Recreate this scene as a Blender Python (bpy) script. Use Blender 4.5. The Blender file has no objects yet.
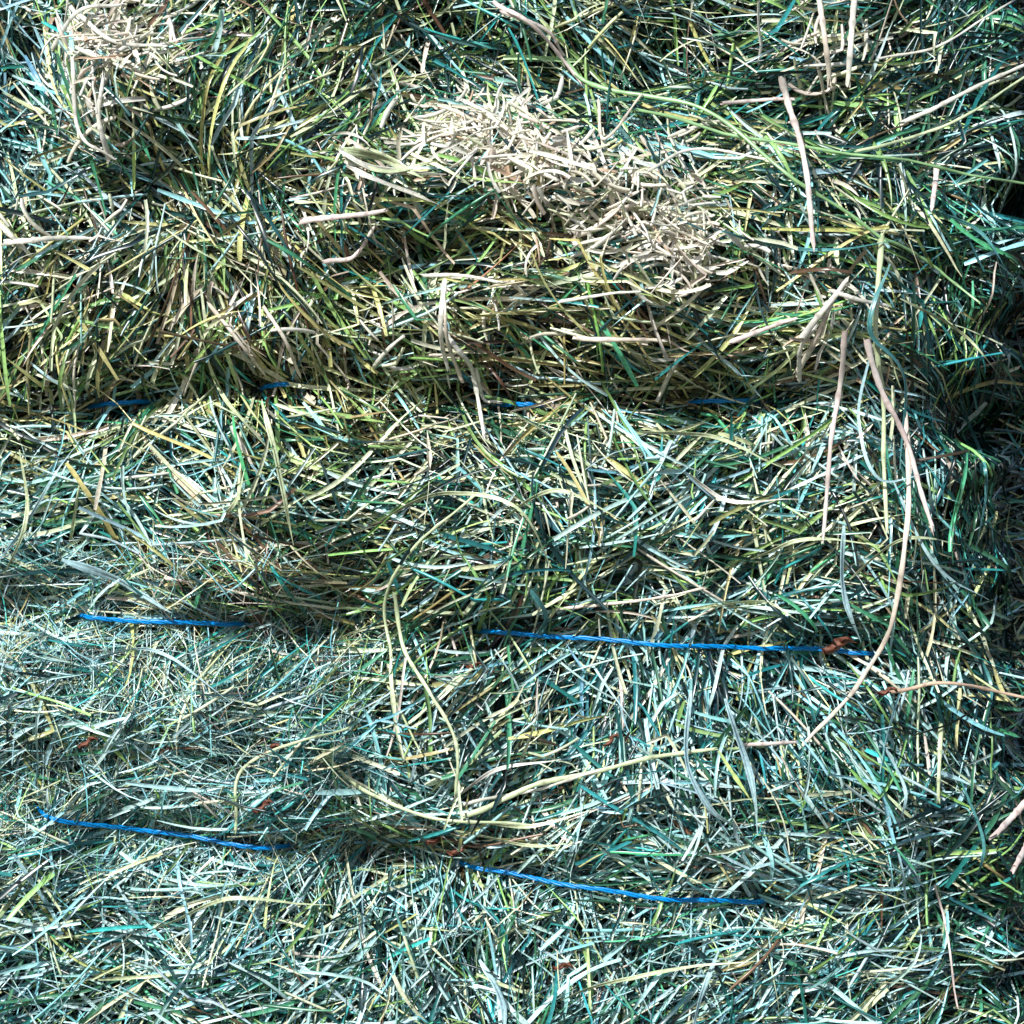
import bpy, math, random
import numpy as np
R=np.random.RandomState(11); random.seed(7)
PX=1024.0
scene=bpy.context.scene
scene.view_settings.view_transform='Standard'; scene.view_settings.look='None'; scene.view_settings.exposure=0
ZC=0.75   # height of the middle of the face above the ground
# ---------------------------------------------------------------- twine courses (metres on the face)
TW=[dict(p=[(-160,440),(0,425),(80,405),(150,397),(255,385),(305,383),(400,398),(500,403),(550,403),(700,400),(770,397),(900,393),(1010,390),(1060,388)],vis=[(76,152),(248,306),(490,556),(685,778)],d=0.034,w=18,e=.011,q=.72),
    dict(p=[(-160,600),(0,610),(80,617),(160,622),(240,625),(370,632),(490,633),(600,640),(700,647),(800,650),(880,655),(1010,662),(1060,665)],vis=[(66,250),(472,890)],d=0.028,w=25,e=.015,q=.86),
    dict(p=[(-160,735),(-60,765),(0,792),(30,808),(80,825),(160,838),(280,853),(460,874),(560,885),(660,897),(770,908),(850,915),(1010,925),(1060,928)],vis=[(30,292),(448,784)],d=0.032,w=27,e=.015,q=.86)]
for t in TW:
    a=np.array(t['p'],float)/PX; t['u']=a[:,0]; t['v']=a[:,1]
def sm(a,b,x):
    t=np.clip((x-a)/(b-a),0,1); return t*t*(3-2*t)
def G(u,v,cx,cy,rx,ry,rot=0):
    dx=u-cx/PX; dy=v-cy/PX
    c,s=math.cos(rot),math.sin(rot)
    a=(dx*c+dy*s)/(rx/PX); b=(-dx*s+dy*c)/(ry/PX)
    return np.exp(-(a*a+b*b))
R0=np.random.RandomState(7)
NW=[(R0.uniform(12,30)*math.cos(a),R0.uniform(12,30)*math.sin(a),R0.uniform(0,6.28)) for a in R0.uniform(0,6.28,9)]
NW2=[(R0.uniform(40,85)*math.cos(a),R0.uniform(40,85)*math.sin(a),R0.uniform(0,6.28)) for a in R0.uniform(0,6.28,10)]
NW3=[(R0.uniform(30,70)*math.cos(a),R0.uniform(30,70)*math.sin(a),R0.uniform(0,6.28)) for a in R0.uniform(0,6.28,10)]
def noise(u,v,W=NW):
    s=0
    for a,b,c in W: s=s+np.sin(a*u+b*v+c)
    return s/len(W)
def H(u,v):
    h=0.05+0.028*noise(u,v)+0.030*noise(u,v,NW2)
    for t in TW:
        tv=np.interp(u,t['u'],t['v']); dv=(v-tv)/(t['w']/PX)
        h=h-t['d']*(1+.4*np.sin(u*23+t['d']*300))*np.exp(-np.abs(dv)**1.6)
    h=h+0.028*sm(0.42,0.31,v)*sm(0.05,0.2,v)      # upper course bulges out
    h=h-0.03*sm(0.12,0.0,v)
    for cx,cy,rx,ry,a in [(125,75,75,75,.05),(230,80,120,90,.03),(530,185,110,60,.05),(665,262,100,55,.04),(370,200,50,35,.02),
        (130,290,150,50,.02),(600,520,170,60,.03),(150,720,130,60,.03),(700,770,180,60,.03),(240,580,60,35,.02),(180,490,130,40,.02),
        (350,590,40,52,-.085),(375,862,70,32,-.08),(372,720,24,110,-.035),(560,375,180,24,-.028),(400,262,60,30,-.045),(20,90,45,110,-.07),
        (180,185,110,25,-.035),(420,60,45,60,-.055),(800,110,90,45,-.055),(620,60,130,40,-.04),(430,655,40,24,-.035),
        (930,330,50,110,-.03),(120,395,120,18,-.010),(830,665,40,20,-.03),(960,950,60,80,-.03)]:
        h=h+a*G(u,v,cx,cy,rx,ry)
    on=0.975-0.055*np.exp(-((v-.38)/.13)**2)-.02*np.exp(-((v-.6)/.1)**2)+0.045*noise(u*.3,v*1.1,NW2)+.014*np.sin(v*57)+.010*np.sin(v*113+u*20)
    h=h-0.36*sm(0,0.18,u-on)-0.03*sm(0.84,0.97,u)
    return h
def P(u,v,h):   # face coordinates -> world
    return np.stack([u-0.5, -h, ZC+0.5-v],axis=-1)
def clumpmask(u,v):
    return .8*np.clip(1.2*G(u,v,490,143,70,34,.3)+1.2*G(u,v,592,210,110,34,.5)+G(u,v,682,252,30,45)+1.2*G(u,v,118,50,58,46),0,1)
# ---------------------------------------------------------------- orientation field
OG=[(120,300,140,60,-60),(290,290,90,70,62),(450,340,80,50,40),(620,350,120,40,30),(250,470,70,70,60),(90,470,90,60,-25),
    (430,480,80,60,-20),(540,520,70,60,70),(680,520,110,50,-25),(560,440,160,30,12),(760,450,70,60,-50),(60,600,80,60,30),(230,580,60,40,10),
    (100,720,90,70,-60),(250,700,70,60,-35),(480,730,80,60,-50),(600,700,70,60,-70),(720,740,80,70,68),(850,760,70,60,55),
    (560,840,130,30,-20),(760,860,120,40,20),(120,900,120,60,-25),(300,960,90,70,-50),(460,970,70,70,75),(600,970,80,70,-65),
    (800,970,120,50,-30),(300,830,80,40,-20),(280,80,100,80,-55),(130,150,100,60,50),(560,60,120,60,40),(850,200,120,40,25),(900,60,90,60,-40),
    (950,500,60,200,70),(20,100,50,120,70),(500,600,70,50,-40),(390,800,50,50,45)]
def orient(u,v):
    cx=0.25*np.cos(2*math.radians(-20)); c=np.full_like(u,cx); s=0.25*noise(u,v)
    for x,y,rx,ry,d in OG:
        g=G(u,v,x,y,rx*1.1,ry*1.1); c=c+g*math.cos(2*math.radians(d)); s=s+g*math.sin(2*math.radians(d))
    return 0.5*np.arctan2(s,c)+1.8*noise(u,v,NW3)
# palette; grass colours, the teals also carry sky tint put into the albedo
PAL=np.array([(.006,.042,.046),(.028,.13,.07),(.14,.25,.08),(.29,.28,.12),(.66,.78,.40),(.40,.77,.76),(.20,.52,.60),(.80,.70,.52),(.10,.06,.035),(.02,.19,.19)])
BM=np.array([.1,.35,.7,.7,1,1,1,.9,.2,.3])   # per-colour gain of the upper layers; sunlit contrast painted into the blades
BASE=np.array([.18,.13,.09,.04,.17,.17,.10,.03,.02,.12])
CG=[(110,330,260,90,[.12,.1,.2,.26,.24,.04,.01,.09,.05,.0],5),(450,330,260,80,[.15,.12,.22,.27,.18,.01,.0,.09,.09,.0],5),
    (250,80,150,110,[.17,.1,.18,.2,.20,.06,.03,.08,.08,.0],4),(110,880,300,160,[.13,.1,.03,.01,.11,.36,.24,.02,.01,.13],4),
    (60,600,160,150,[.12,.1,.06,.02,.15,.32,.21,.02,.01,.10],4),(600,960,400,80,[.15,.1,.06,.01,.15,.31,.19,.01,.01,.12],4),
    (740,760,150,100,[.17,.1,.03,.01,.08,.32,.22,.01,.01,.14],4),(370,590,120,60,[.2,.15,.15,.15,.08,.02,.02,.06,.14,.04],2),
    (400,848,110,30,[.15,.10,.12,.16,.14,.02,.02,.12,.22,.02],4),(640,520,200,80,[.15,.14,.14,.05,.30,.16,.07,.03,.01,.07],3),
    (240,580,70,40,[.1,.1,.10,.22,.14,.02,.02,.30,.12,.0],4),(1015,500,60,560,[.42,.30,.06,.01,.02,.03,.05,.01,.03,.14],6),  # last guide: right edge shade painted in with the darkest blade colours
    (700,60,330,90,[.26,.22,.18,.05,.13,.05,.02,.03,.03,.06],3),(20,100,60,140,[.26,.10,.02,.01,.04,.24,.32,.02,.02,.08],5)]  # top band and top left corner: shade put into the blade colours
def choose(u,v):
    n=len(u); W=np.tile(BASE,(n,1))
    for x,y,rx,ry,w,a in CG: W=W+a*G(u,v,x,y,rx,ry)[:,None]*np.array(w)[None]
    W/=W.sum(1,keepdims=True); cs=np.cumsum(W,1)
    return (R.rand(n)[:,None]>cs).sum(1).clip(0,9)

def new_mesh(name,V,F,col=None,mat=None,smooth=False):
    me=bpy.data.meshes.new(name)
    V=np.ascontiguousarray(V,dtype=np.float32); F=np.ascontiguousarray(F,dtype=np.int32)
    me.vertices.add(len(V)); me.vertices.foreach_set('co',V.ravel())
    me.loops.add(F.size); me.loops.foreach_set('vertex_index',F.ravel())
    me.polygons.add(len(F)); k=F.shape[1]
    me.polygons.foreach_set('loop_start',np.arange(0,F.size,k,dtype=np.int32))
    me.polygons.foreach_set('loop_total',np.full(len(F),k,dtype=np.int32))
    if smooth: me.polygons.foreach_set('use_smooth',np.ones(len(F),dtype=bool))
    me.update(calc_edges=True)
    if col is not None:
        a=me.color_attributes.new('Col','FLOAT_COLOR','POINT')
        a.data.foreach_set('color',np.concatenate([col,np.ones((len(col),1))],1).astype(np.float32).ravel())
    if mat: me.materials.append(mat)
    return me
def add(name,me,parent=None,**kw):
    o=bpy.data.objects.new(name,me); scene.collection.objects.link(o)
    if parent: o.parent=parent
    for k,v in kw.items(): o[k]=v
    return o
# ---------------------------------------------------------------- materials
def hay_mat(name,rough=.42,spec=.5,nscale=260,lo=.65,hi=1.2):
    m=bpy.data.materials.new(name); m.use_nodes=True; nt=m.node_tree; b=nt.nodes['Principled BSDF']
    at=nt.nodes.new('ShaderNodeAttribute'); at.attribute_name='Col'
    tc=nt.nodes.new('ShaderNodeTexCoord'); ns=nt.nodes.new('ShaderNodeTexNoise'); ns.inputs['Scale'].default_value=nscale; ns.inputs['Detail'].default_value=3
    nt.links.new(tc.outputs['Object'],ns.inputs['Vector'])
    mr=nt.nodes.new('ShaderNodeMapRange'); mr.inputs[1].default_value=.3; mr.inputs[2].default_value=.7; mr.inputs[3].default_value=lo; mr.inputs[4].default_value=hi
    nt.links.new(ns.outputs[0],mr.inputs[0])
    mx=nt.nodes.new('ShaderNodeVectorMath'); mx.operation='SCALE'
    nt.links.new(at.outputs['Color'],mx.inputs[0]); nt.links.new(mr.outputs[0],mx.inputs['Scale'])
    nt.links.new(mx.outputs[0],b.inputs['Base Color'])
    b.inputs['Roughness'].default_value=rough; b.inputs['Specular IOR Level'].default_value=spec
    return m
M_BL=hay_mat('dry_grass',.30,.85,260,.7,1.2); M_ST=hay_mat('dry_straw',.36,.8,200,.82,1.12)
def plain(name,c,rough=.6,sc=300,lo=.5,hi=1.3):
    m=bpy.data.materials.new(name); m.use_nodes=True; nt=m.node_tree; b=nt.nodes['Principled BSDF']
    tc=nt.nodes.new('ShaderNodeTexCoord'); ns=nt.nodes.new('ShaderNodeTexNoise'); ns.inputs['Scale'].default_value=sc; ns.inputs['Detail'].default_value=5
    nt.links.new(tc.outputs['Object'],ns.inputs['Vector'])
    cr=nt.nodes.new('ShaderNodeValToRGB'); cr.color_ramp.elements[0].position=.35; cr.color_ramp.elements[1].position=.65
    cr.color_ramp.elements[0].color=[x*lo for x in c]+[1]; cr.color_ramp.elements[1].color=[x*hi for x in c]+[1]
    nt.links.new(ns.outputs[0],cr.inputs[0]); nt.links.new(cr.outputs[0],b.inputs['Base Color']); b.inputs['Roughness'].default_value=rough
    return m
M_CORE=plain('packed_hay_core',(.004,.006,.005),.95,120)  # near black, standing in for shade in the gaps and right side
M_TW=plain('blue_twine',(.0,.32,.86),.3,500,.6,1.1)
M_GR=plain('earth',(.09,.07,.05),.95,6)
M_LEAF=plain('brown_leaf',(.17,.06,.035),.6,90,.4,1.4)
# ---------------------------------------------------------------- ground
me=new_mesh('ground',[(-400,-400,0),(400,-400,0),(400,400,0),(-400,400,0)],[(0,1,2,3)],None,M_GR)
add('ground',me,kind='structure')
# ---------------------------------------------------------------- bale core
bale=bpy.data.objects.new('hay_bale',None); scene.collection.objects.link(bale); bale.location=(0,0.25,0)
bale['label']='green and pale dried grass hay bale tied with bright blue twine'; bale['category']='hay bale'
nu,nv=190,200
U=np.linspace(-.2,1.24,nu); Vv=np.linspace(-.22,1.24,nv)
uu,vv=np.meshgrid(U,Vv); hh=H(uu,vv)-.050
V=P(uu.ravel(),vv.ravel(),hh.ravel())
ids=np.arange(nu*nv).reshape(nv,nu)
F=np.stack([ids[:-1,:-1],ids[1:,:-1],ids[1:,1:],ids[:-1,1:]],-1).reshape(-1,4).tolist()
rim=list(ids[0,:])+list(ids[1:,-1])+list(ids[-1,:-1][::-1])+list(ids[1:-1,0][::-1])
back=V[rim].copy(); back[:,1]=0.75; n0=len(V); V2=np.concatenate([V,back,[[0,0.75,ZC]]]); L=len(rim)
for i in range(L):
    j=(i+1)%L; F.append([rim[j],rim[i],n0+i,n0+j]); F.append([n0+j,n0+i,n0+L])
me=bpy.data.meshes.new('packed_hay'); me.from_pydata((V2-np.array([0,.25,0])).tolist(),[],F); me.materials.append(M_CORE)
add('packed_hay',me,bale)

# ---------------------------------------------------------------- grass blades
def tw_height(t,u,v):
    acc=0
    for d in (-.03,-.015,0,.015,.03): acc=acc+H(u+d,np.interp(u+d,t['u'],t['v']))
    base=acc/5+0.006
    vis=np.zeros_like(u)
    for p,q in t['vis']: vis=np.maximum(vis,sm(p/PX-.015,p/PX+.03,u)*(1-sm(q/PX-.03,q/PX+.015,u)))
    return base+t['e']*vis-0.034*(1-vis)
def twlimit(U,V,h,rnd):
    for t in TW:
        tv=np.interp(U,t['u'],t['v']); near=np.abs(V-tv)<0.009
        vis=np.zeros_like(near)
        for a,b in t['vis']: vis|=(U>a/PX)&(U<b/PX)
        th=tw_height(t,U,tv)-0.005
        h=np.where(near&vis&(rnd<t['q']),np.minimum(h,th),h)
    return h
def softclip(c,m=.86):
    mx=c.max(-1,keepdims=True); sc=np.where(mx>m,c*(m/mx),c); return np.clip(.65*sc+.35*np.clip(c,0,m),.003,m)
def blades(n,area,lr,wr,dr,spread,K=7,curv=2.2,bright=1.0,tube=False,colfn=None,pitch=.22,Hoff=0,pos=None,sig=.5,flat=1.0,keepf=.22):
    if pos is None:
        u=R.uniform(area[0],area[1],n); v=R.uniform(area[2],area[3],n)
        keep=R.rand(n)>(1-keepf)*sm(.98,1.08,u); u=u[keep]; v=v[keep]; n=len(u)
    else: u,v=pos
    L=np.exp(R.uniform(np.log(lr[0]),np.log(lr[1]),n)); w=np.exp(R.uniform(np.log(wr[0]),np.log(wr[1]),n))*0.5
    th=orient(u,v)+R.normal(0,1,n)*spread+ (R.rand(n)<.2)*R.uniform(-1.5,1.5,n)
    k=R.normal(0,1,n)*curv
    d0=R.uniform(dr[0],dr[1],n)
    if colfn is None: d0=d0-.022*clumpmask(u,v)
    s=np.linspace(-.5,.5,K)[None]*L[:,None]
    ang=th[:,None]+k[:,None]*s+ (R.normal(0,1,n)*24)[:,None]*s*s
    kk=(R.rand(n)<.32)*R.normal(0,.75,n); ks=R.uniform(-.3,.3,n)*L
    ang=ang+kk[:,None]*(s>ks[:,None])
    ds=L[:,None]/(K-1); dx=np.cos(ang)*ds; dy=np.sin(ang)*ds
    x=np.cumsum(dx,1); y=np.cumsum(dy,1); x=x-x[:,K//2][:,None]; y=y-y[:,K//2][:,None]
    Uc=u[:,None]+x; Vc=v[:,None]+y
    h0=H(Uc,Vc); hm=H(u,v)[:,None]
    stiff=R.uniform(.3,1.0,n)[:,None]
    h=h0*stiff+hm*(1-stiff)+d0[:,None]+(R.normal(0,1,n)*pitch)[:,None]*s+ (R.normal(-1.0,1.6,n))[:,None]*s*s
    h=np.clip(h,h0-.045,h0+.032+Hoff)
    h=twlimit(Uc,Vc,h,R.rand(n)[:,None]*np.ones((1,K)))
    C=P(Uc,Vc,h)
    T=np.gradient(C,axis=1); T/=np.linalg.norm(T,axis=2,keepdims=True)+1e-9
    up=np.array([0,-1.0,0]); S=np.cross(T,up[None,None]); S/=np.linalg.norm(S,axis=2,keepdims=True)+1e-9
    N=np.cross(S,T)
    rl=R.normal(0,.55,n)[:,None]+R.normal(0,1.5,n)[:,None]*np.linspace(-.5,.5,K)[None]
    c=np.cos(rl)[...,None]; sn=np.sin(rl)[...,None]
    S2=S*c+N*sn; N2=-S*sn+N*c
    t=np.linspace(0,1,K)
    tipA=np.where(R.rand(n)<.45,.15,.8)[:,None]
    if tube: tipA=tipA*0+.85
    prof=np.minimum(1,np.minimum(.75+t*3,1))[None]*np.where(t[None]>.5,1-(1-tipA)*(np.abs(t[None]-.5)*2)**1.6,1)
    prof=prof*(1+R.normal(0,.12,(n,K)))
    W=(w[:,None]*prof)[...,None]
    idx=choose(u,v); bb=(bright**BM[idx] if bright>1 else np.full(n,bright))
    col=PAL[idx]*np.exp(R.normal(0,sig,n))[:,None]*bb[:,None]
    col=softclip(col*(1+R.normal(0,.06,(n,3))),.84)
    if colfn is not None: col=colfn(u,v,n)
    grad=(1+R.normal(0,.25,n)[:,None]*np.linspace(-1,1,K)[None])[...,None]
    if tube:
        q=5; rings=[]
        for i in range(q):
            a=2*math.pi*i/q; rings.append(C+W*(S2*math.cos(a)+N2*math.sin(a)*flat))
        VV=np.stack(rings,2)
    else:
        q=3; fold=R.uniform(.25,1.1,n)[:,None,None]
        VV=np.stack([C-S2*W,C-N2*W*fold,C+S2*W],2)
    cc=np.broadcast_to((col[:,None,:]*grad)[:,:,None,:],VV.shape)
    ids=np.arange(n*K*q).reshape(n,K,q)
    if tube:
        nx=np.roll(ids,-1,2); Fq=np.stack([ids[:,:-1],ids[:,1:],nx[:,1:],nx[:,:-1]],-1)
    else:
        Fq=np.stack([ids[:,:-1,:-1],ids[:,1:,:-1],ids[:,1:,1:],ids[:,:-1,1:]],-1)
    return VV.reshape(-1,3),Fq.reshape(-1,4),softclip(cc.reshape(-1,3))
def merge(lst):
    V=[];F=[];C=[];o=0
    for v,f,c in lst: V.append(v);F.append(f+o);C.append(c);o+=len(v)
    return np.concatenate(V),np.concatenate(F),np.concatenate(C)
AR=(-.10,1.16,-.10,1.10)
lay=[blades(7500,AR,(.05,.13),(.003,.006),(-.054,-.024),.36,bright=.13),  # buried layer darkened in colour, as shade between the blades
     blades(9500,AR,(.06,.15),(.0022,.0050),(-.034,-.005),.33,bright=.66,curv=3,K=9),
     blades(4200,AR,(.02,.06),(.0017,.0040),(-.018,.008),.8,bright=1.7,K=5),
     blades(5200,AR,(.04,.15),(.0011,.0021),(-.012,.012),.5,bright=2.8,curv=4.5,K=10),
     blades(5200,AR,(.05,.17),(.0024,.0048),(-.006,.014),.38,bright=2.8,curv=3.8,K=11),  # top layers brightened in colour for sunlit highlights
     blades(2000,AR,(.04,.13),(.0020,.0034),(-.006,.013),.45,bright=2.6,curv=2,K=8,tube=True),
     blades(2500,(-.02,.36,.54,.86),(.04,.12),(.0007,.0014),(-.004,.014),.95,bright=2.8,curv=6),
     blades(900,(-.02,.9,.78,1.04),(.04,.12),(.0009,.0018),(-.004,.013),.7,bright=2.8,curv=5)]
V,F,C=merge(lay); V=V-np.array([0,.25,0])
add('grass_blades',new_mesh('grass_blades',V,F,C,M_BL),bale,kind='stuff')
# pale cut straw on the bulges
def strawcol(u,v,n):
    pal=np.array([(.90,.86,.70),(.90,.79,.68),(.80,.86,.58),(.90,.90,.80),(.62,.45,.32)])
    return pal[R.choice(5,n,p=[.36,.22,.15,.23,.04])]*np.exp(R.normal(0,.06,n))[:,None]
def clump_at(n,cx,cy,rx,ry,rot,lr=(.014,.065),wr=(.0020,.0052),hi=.022):
    a=R.normal(0,.64,n)*rx/PX; b=R.normal(0,.64,n)*ry/PX
    uu=cx/PX+a*math.cos(rot)-b*math.sin(rot); vv=cy/PX+a*math.sin(rot)+b*math.cos(rot)
    return blades(n,None,lr,wr,(-.012,hi),.75,K=8,curv=16,tube=(n%2==0),colfn=strawcol,pitch=.5,Hoff=.02,pos=(uu,vv),flat=.4)
lay=[clump_at(110,488,142,78,36,.3),clump_at(91,488,143,85,38,.3),clump_at(230,588,204,130,38,.5),clump_at(161,590,205,135,42,.5),clump_at(76,680,246,30,55,0),clump_at(51,680,245,34,60,0),
     clump_at(130,118,46,58,44,0),clump_at(101,118,48,62,50,0),clump_at(36,105,125,18,40,-.2),clump_at(35,370,200,80,50,-.3),
     clump_at(20,60,235,80,30,0),clump_at(30,450,330,200,60,0),clump_at(21,250,330,100,50,.9),clump_at(30,690,150,90,30,.1),clump_at(31,830,300,50,70,0),clump_at(28,842,40,50,45,0,(.03,.1)),clump_at(10,90,90,50,60,0,(.04,.1)),
     clump_at(35,890,420,60,120,0,(.012,.04),(.0015,.004)),clump_at(30,460,340,50,60,0,(.012,.05),(.0015,.004)),clump_at(60,500,500,500,500,0,(.012,.05),(.0015,.004))]
V,F,C=merge(lay); V=V-np.array([0,.25,0])
add('cut_straw',new_mesh('cut_straw',V,F,C,M_ST,False),bale,kind='stuff')
# ---------------------------------------------------------------- twine
for t in TW:
    u=np.linspace(-.15,.98,520); v=np.interp(u,t['u'],t['v'])
    ker=np.ones(15)/15; vs=np.convolve(np.pad(v,7,'edge'),ker,'valid')+.0007*np.sin(u*61)
    h=tw_height(t,u,v); C=P(u,vs,h); parts=[]
    for sidx in range(3):
        ph=u*130+.8*np.sin(u*47)+sidx*2*math.pi/3
        cc=C.copy(); cc[:,1]+=.0008*np.cos(ph); cc[:,2]+=.0013*np.sin(ph); q=6
        ring=np.stack([cc+np.stack([0*u,.0010*math.cos(2*math.pi*i/q)+0*u,.0013*math.sin(2*math.pi*i/q)+0*u],-1) for i in range(q)],1)
        ids=np.arange(len(u)*q).reshape(-1,q); nx=np.roll(ids,-1,1)
        parts.append((ring.reshape(-1,3),np.stack([ids[:-1],ids[1:],nx[1:],nx[:-1]],-1).reshape(-1,4),np.zeros((len(u)*q,3))))
    V,F,_=merge(parts)
    add('twine',new_mesh('twine',V-np.array([0,.25,0]),F,None,M_TW,True),bale)
# ---------------------------------------------------------------- single stalks lying on the bale
def catmull(p,m=14):
    p=np.array(p,float); p=np.vstack([2*p[0]-p[1],p,2*p[-1]-p[-2]]); out=[]
    for i in range(1,len(p)-2):
        for s in np.linspace(0,1,m,endpoint=False):
            out.append(.5*((2*p[i])+(-p[i-1]+p[i+1])*s+(2*p[i-1]-5*p[i]+4*p[i+1]-p[i+2])*s*s+(-p[i-1]+3*p[i]-3*p[i+1]+p[i+2])*s**3))
    out.append(p[-2]); return np.array(out)
TAN=(.88,.77,.64);PINK=(.90,.75,.70);PALE=(.89,.88,.76);PG=(.70,.82,.50);GRN=(.30,.55,.24);BLU=(.52,.80,.88);ORG=(.82,.60,.44);TEAL=(.10,.35,.36)
SCALE=dict(stalk=.72,blade=.68)
def stalk(pts,w,col,kind='stalk',off=.016):
    w=w*SCALE[kind]; off=off*.9
    c=catmull(pts); n=len(c); tt=np.linspace(0,1,n)
    Lp=np.linalg.norm(np.diff(c,axis=0),axis=1).sum(); ph=random.uniform(0,6)
    c=c+(np.stack([np.abs(((tt*Lp/75+ph)%2)-1),np.abs(((tt*Lp/60+ph*2)%2)-1)],1)-.5)*3.2
    u0=c[:,0]/PX; v0=c[:,1]/PX; u,v=u0,v0
    k=max(3,(n//3)|1)
    for it in range(3):
        h=H(u,v)
        hp=np.pad(h,k//2,'edge'); hs=np.convolve(hp,np.ones(k)/k,'valid')[:n]
        h=np.maximum(hs,h*.6+hs*.4)+off+.004*np.sin(np.linspace(0,5,n)+w)
        sc=1.025*(1-h/2.05); u=.5+(u0-.5)*sc; v=.5+(v0-.5)*sc
    C=P(u,v,h); T=np.gradient(C,axis=0); T/=np.linalg.norm(T,axis=1,keepdims=True)+1e-9
    S=np.cross(T,[0,-1,0]); S/=np.linalg.norm(S,axis=1,keepdims=True); N=np.cross(S,T)
    t=tt; W=w/PX*.5
    if kind=='stalk':
        q=8; r=W*(1-.35*t)
        for c0 in (.35,.78): r=r*(1+.35*np.exp(-((t-c0)/.014)**2))
        r=r*(1+.12*np.sin(t*37+w)+.08*np.sin(t*91+ph))
        ring=np.stack([C+(S*math.cos(2*math.pi*i/q)+N*math.sin(2*math.pi*i/q)*.4)*r[:,None] for i in range(q)],1)
        for i in range(q):   # splintered ends
            ring[0,i]-=T[0]*W*random.uniform(0,3); ring[-1,i]+=T[-1]*W*random.uniform(0,4)
        name='straw_stalk'
    else:
        q=5; r=W*np.minimum(1,.4+t*4)*np.clip((1-t)*2.5,.08,1)**.8; rl=.8*np.sin(t*5+w)
        S2=S*np.cos(rl)[:,None]+N*np.sin(rl)[:,None]; N2=-S*np.sin(rl)[:,None]+N*np.cos(rl)[:,None]; r=r[:,None]
        ring=np.stack([C-S2*r,C-S2*r*.45+N2*r*.25,C-N2*r*.45,C+S2*r*.45+N2*r*.25,C+S2*r],1); name='grass_blade'
    ids=np.arange(n*q).reshape(n,q)
    if kind=='stalk':
        nx=np.roll(ids,-1,1); F=np.stack([ids[:-1],ids[1:],nx[1:],nx[:-1]],-1).reshape(-1,4)
    else: F=np.stack([ids[:-1,:-1],ids[1:,:-1],ids[1:,1:],ids[:-1,1:]],-1).reshape(-1,4)
    cc=np.array(col)[None]*(1+.10*np.sin(t*9+w))[:,None]
    if kind=='stalk':
        for c0 in (.35,.78): cc=cc*(1-.45*np.exp(-((t-c0-.01)/.012)**2))[:,None]
    cc=np.repeat(cc,q,0)
    if kind=='blade': cc=cc*np.tile([1,.7,1.1,.7,1],n)[:,None]
    else: cc=cc*np.tile([1,.8,1.05,1,.7,1,1.05,.85],n)[:,None]
    cc=np.clip(cc,0,.9)
    o0=C[n//2]; me=new_mesh(name,ring.reshape(-1,3)-o0,F,cc,M_ST if kind=='stalk' else M_BL,False)
    o=add(name,me); o.location=o0
    cn={TAN:'tan',PINK:'pinkish tan',PALE:'pale cream',PG:'pale green',GRN:'dark green',BLU:'bluish pale',ORG:'orange tan',TEAL:'teal green'}[col]
    if kind=='stalk':
        o['label']=f'{cn} dry straw stalk lying loose on the hay bale'; o['category']='straw'; o['group']='loose straw stalks on the bale'
    else:
        o['label']=f'{cn} dried grass blade lying loose on the hay bale'; o['category']='grass blade'; o['group']='loose grass blades on the bale'
S='stalk';B='blade'
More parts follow.
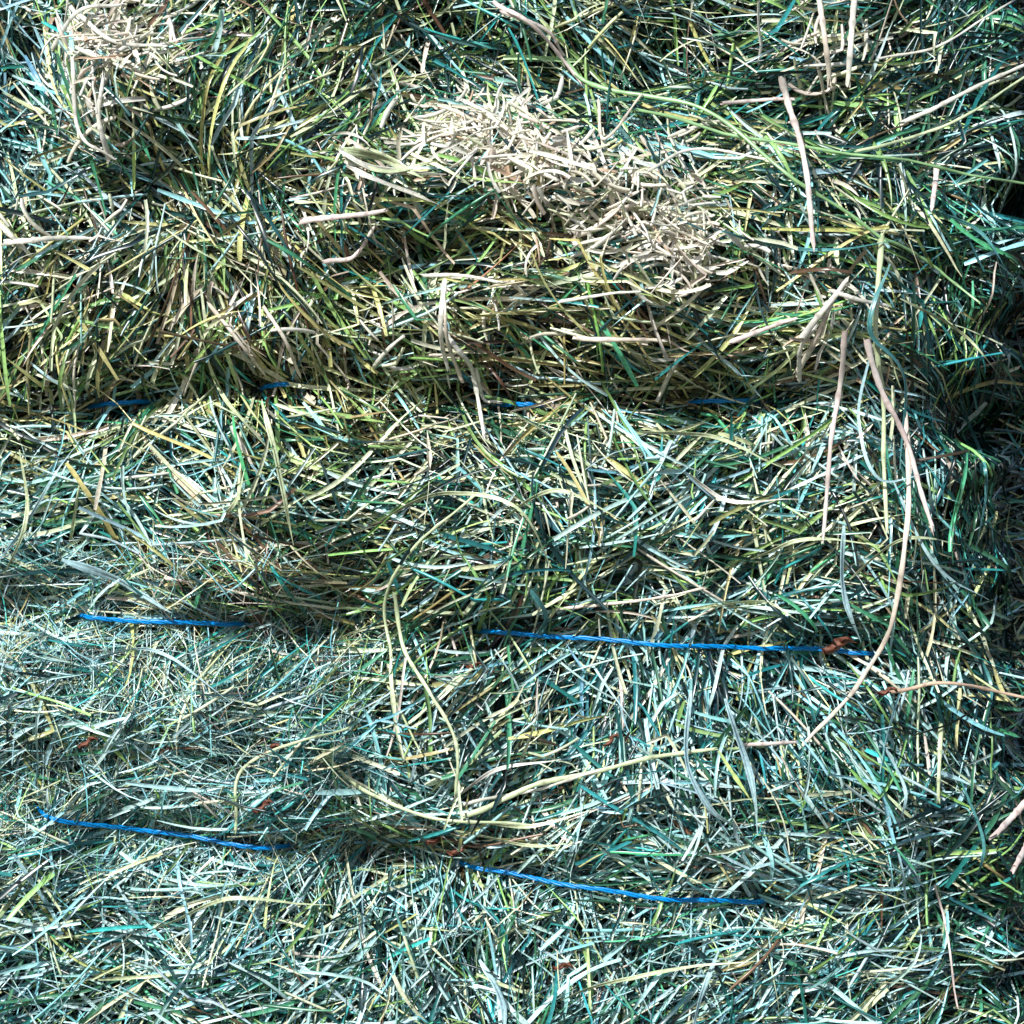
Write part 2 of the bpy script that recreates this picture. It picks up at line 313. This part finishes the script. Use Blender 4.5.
LST=[([(880,238),(877,340),(884,420),(886,530)],8,PG,S,.035),([(562,60),(600,88),(700,108),(800,182),(885,240)],7,GRN,S,.03),([(885,240),(930,262),(975,300)],5,GRN,S,.03),
([(905,122),(960,95),(1030,62)],7,PALE,S,.04),([(860,150),(940,128),(1030,75)],5,PG,S,.03),([(880,60),(950,40),(1030,-10)],4,PALE,S,.03),([(845,335),(835,420),(822,532)],8,PINK,S,.035),([(868,340),(885,400),(910,450),(932,526)],9,PINK,S,.055),
([(905,420),(908,530),(888,630),(860,682),(805,743)],8,TAN,S,.035),([(893,692),(940,683),(1024,697)],6,ORG,S,.04),([(1030,798),(998,832)],11,PINK,S,.06),([(1030,835),(1016,864)],11,PINK,S,.06),
([(783,85),(800,140),(813,238)],10,PINK,S,.045),([(498,3),(530,25),(580,80)],7,PINK,S,.03),([(505,14),(545,30),(562,52)],6,PINK,S,.03),([(735,340),(790,321)],7,PINK,S,.03),([(806,334),(840,287)],10,PALE,S,.035),([(797,372),(833,302)],8,TAN,S,.03),([(800,378),(800,350),(812,330)],7,PALE,S,.035),([(832,290),(860,300),(884,306)],7,PALE,S,.035),
([(580,337),(660,342)],7,TAN,S,.025),([(560,300),(640,292)],5,PALE,S,.03),([(443,282),(441,330),(448,365)],8,PALE,S,.04),([(442,330),(458,350),(474,374),(484,432)],8,PALE,S,.04),([(425,276),(460,274),(497,282)],6,PALE,S,.04),([(463,378),(447,340),(443,300)],6,TAN,S,.045),([(476,372),(484,400),(497,402)],6,PALE,S,.04),
([(820,-10),(828,78)],9,TAN,S,.045),([(857,-10),(847,78)],10,PALE,S,.045),([(337,148),(385,160),(425,178)],13,PG,B,.035),([(340,152),(380,168),(445,176)],10,PALE,B,.035),([(345,160),(390,170),(440,162)],8,PG,B,.035),([(345,165),(390,185),(440,205)],8,PALE,B,.035),([(305,222),(345,216),(383,210)],9,PINK,S,.025),([(328,262),(352,258),(372,228)],7,PINK,S,.025),
([(8,242),(45,238),(82,239)],9,PALE,S,.02),([(0,225),(20,245)],8,PALE,S,.02),([(55,45),(78,12),(115,6)],7,PALE,S,.03),([(72,60),(80,130),(108,156)],6,PALE,S,.03),([(108,158),(100,120),(103,80)],8,PALE,S,.03),([(78,15),(110,40),(160,45)],7,PALE,S,.03),
([(395,598),(402,645),(432,695),(455,740),(455,790)],6,PG,S,.032),([(390,655),(386,600),(420,540),(470,500)],5,PG,S,.03),([(465,815),(540,785),(620,765),(712,748)],8,PG,S,.022),([(460,806),(530,790),(600,772)],5,PALE,S,.025),([(470,822),(530,825),(590,812)],6,PG,B,.02),([(450,800),(500,770),(560,758)],6,PALE,B,.02),([(455,830),(520,845),(575,842)],5,PG,B,.02),([(325,752),(370,795),(440,818),(530,826)],6,PG,S,.016),
([(235,830),(240,772),(300,742),(345,728)],5,PG,S,.02),([(725,700),(748,765),(757,835)],10,BLU,B,.03),([(690,690),(688,760),(712,810),(740,830)],9,BLU,B,.03),([(60,558),(120,582),(172,612)],12,BLU,B,.03),([(380,520),(450,492),(520,512),(560,580)],6,PG,B,.02),([(500,520),(560,490),(620,520)],6,PG,B,.02),
([(560,607),(620,604),(700,588)],5,TAN,S,.018),([(845,525),(842,590),(862,642)],9,BLU,B,.03),([(940,728),(940,796)],7,PG,S,.035),([(935,888),(948,940),(958,1005)],4,PINK,S,.035),([(640,430),(720,440),(790,470)],6,PG,B,.02),([(745,746),(792,741)],6,PINK,S,.02),([(621,676),(622,722)],6,PINK,S,.015),
([(260,400),(280,470),(292,545)],8,PG,B,.025),([(200,330),(225,400),(270,450)],6,PG,B,.02),([(600,100),(604,140),(640,95)],5,TAN,S,.03),([(935,170),(932,205)],9,PINK,S,.04),([(680,470),(730,500),(800,500)],6,PALE,B,.02),([(850,580),(900,540),(960,545)],5,PG,B,.03),
([(750,560),(800,540),(880,545)],6,PG,B,.025),([(90,660),(150,650),(230,700)],5,BLU,B,.02),([(0,560),(40,500),(80,440)],5,BLU,B,.02),([(150,930),(230,900),(330,905)],6,PG,B,.02),([(480,960),(500,1000),(505,1040)],9,BLU,B,.02),([(560,1000),(640,975),(760,960)],6,PG,B,.02),
([(720,950),(700,1000),(690,1040)],7,BLU,B,.02),([(640,110),(760,140),(900,160),(1024,185)],5,GRN,S,.04),([(720,230),(800,250),(900,240)],5,TEAL,B,.03),([(890,265),(870,330),(905,380),(900,470)],7,TEAL,B,.045),([(895,480),(930,560),(990,600)],5,BLU,B,.03),([(870,350),(860,420),(880,480),(940,470)],5,BLU,B,.04),([(900,300),(960,330),(1000,380)],4,PG,B,.03),
([(530,590),(545,620),(520,655)],9,TEAL,B,.02),([(265,310),(285,340),(300,375)],6,TAN,S,.02),([(210,305),(240,345),(262,370)],6,TAN,S,.02),([(650,170),(690,150),(760,158)],5,PALE,S,.03),([(725,102),(790,100)],6,PINK,S,.05),
([(700,610),(760,600),(800,622)],4,PG,B,.02),([(20,450),(25,520),(0,590)],6,PG,B,.02),([(880,740),(905,790),(900,830)],5,BLU,B,.03),([(215,520),(235,500),(245,470)],6,PG,B,.02),
([(960,400),(985,470),(975,560)],5,TEAL,B,.02),([(950,620),(990,680),(985,740)],5,TEAL,B,.02),([(930,210),(980,230),(1010,280)],5,TEAL,B,.02),([(960,780),(985,850),(965,900)],5,TEAL,B,.02)]
for a in LST: stalk(*a)
# crumpled brown leaves
def leaf(px,py,s,lab,off=.010):
    n=9; vs=[];fs=[]
    h=float(H(np.array([px/PX]),np.array([py/PX]))[0])+off
    for i in range(n):
        for j in range(5):
            a=(i/(n-1)-.5)*2; b=(j/4-.5)*2; wd=(1-a*a)**.6*.3*(1+.4*math.sin(i*2.3+j))
            vs.append((a*s+.2*s*random.uniform(-1,1),-.25*s*math.cos(b*1.5)+.3*s*math.sin(a*6+b*3)+.12*s*random.uniform(-1,1),b*wd*s+.35*s*math.sin(a*2.6)))
    for i in range(n-1):
        for j in range(4): fs.append((i*5+j,i*5+j+1,i*5+j+6,i*5+j+5))
    me=new_mesh('dried_leaf',np.array(vs),np.array(fs),None,M_LEAF,False); o=add('dried_leaf',me)
    o.location=(px/PX-.5,-h,ZC+.5-py/PX); o.rotation_euler=(0,random.uniform(-.4,.4),0)
    o['label']=lab; o['category']='leaf'; o['group']='brown leaves caught in the bale'
for px,py,s,o in [(272,748,.011,.016),(266,803,.010,.016),(838,646,.017,.03),(95,738,.010,.014),(562,965,.010,.016),(460,852,.013,.016),(435,846,.011,.016),(880,688,.010,.028),(610,738,.009,.014),(475,665,.008,.01)]:
    leaf(px,py,s,'small crumpled reddish brown leaf caught in the hay',o)
# ---------------------------------------------------------------- light
el=math.radians(36); az=math.radians(-31)   # azimuth measured from straight in front of the face, to the viewer's left
d=np.array([math.sin(az)*math.cos(el),-math.cos(az)*math.cos(el),math.sin(el)])
from mathutils import Vector
sun=bpy.data.lights.new('sun','SUN'); sun.energy=5; sun.angle=math.radians(.5); sun.color=(1,.98,.94)
so=bpy.data.objects.new('sun',sun); scene.collection.objects.link(so); so.rotation_euler=Vector(d).to_track_quat('Z','Y').to_euler(); so.location=(-2,-3,4)
w=bpy.data.worlds.new('World'); scene.world=w; w.use_nodes=True; nt=w.node_tree
sk=nt.nodes.new('ShaderNodeTexSky'); sk.sky_type='NISHITA'; sk.sun_disc=False; sk.sun_elevation=el; sk.sun_rotation=math.atan2(d[0],d[1])
nt.links.new(sk.outputs[0],nt.nodes['Background'].inputs[0]); nt.nodes['Background'].inputs[1].default_value=.09
cam=bpy.data.cameras.new('cam'); co=bpy.data.objects.new('cam',cam); scene.collection.objects.link(co)
co.location=(0,-2.05,ZC); co.rotation_euler=(math.radians(90),0,0); cam.lens=72; cam.sensor_width=36; cam.clip_end=2000; scene.camera=co
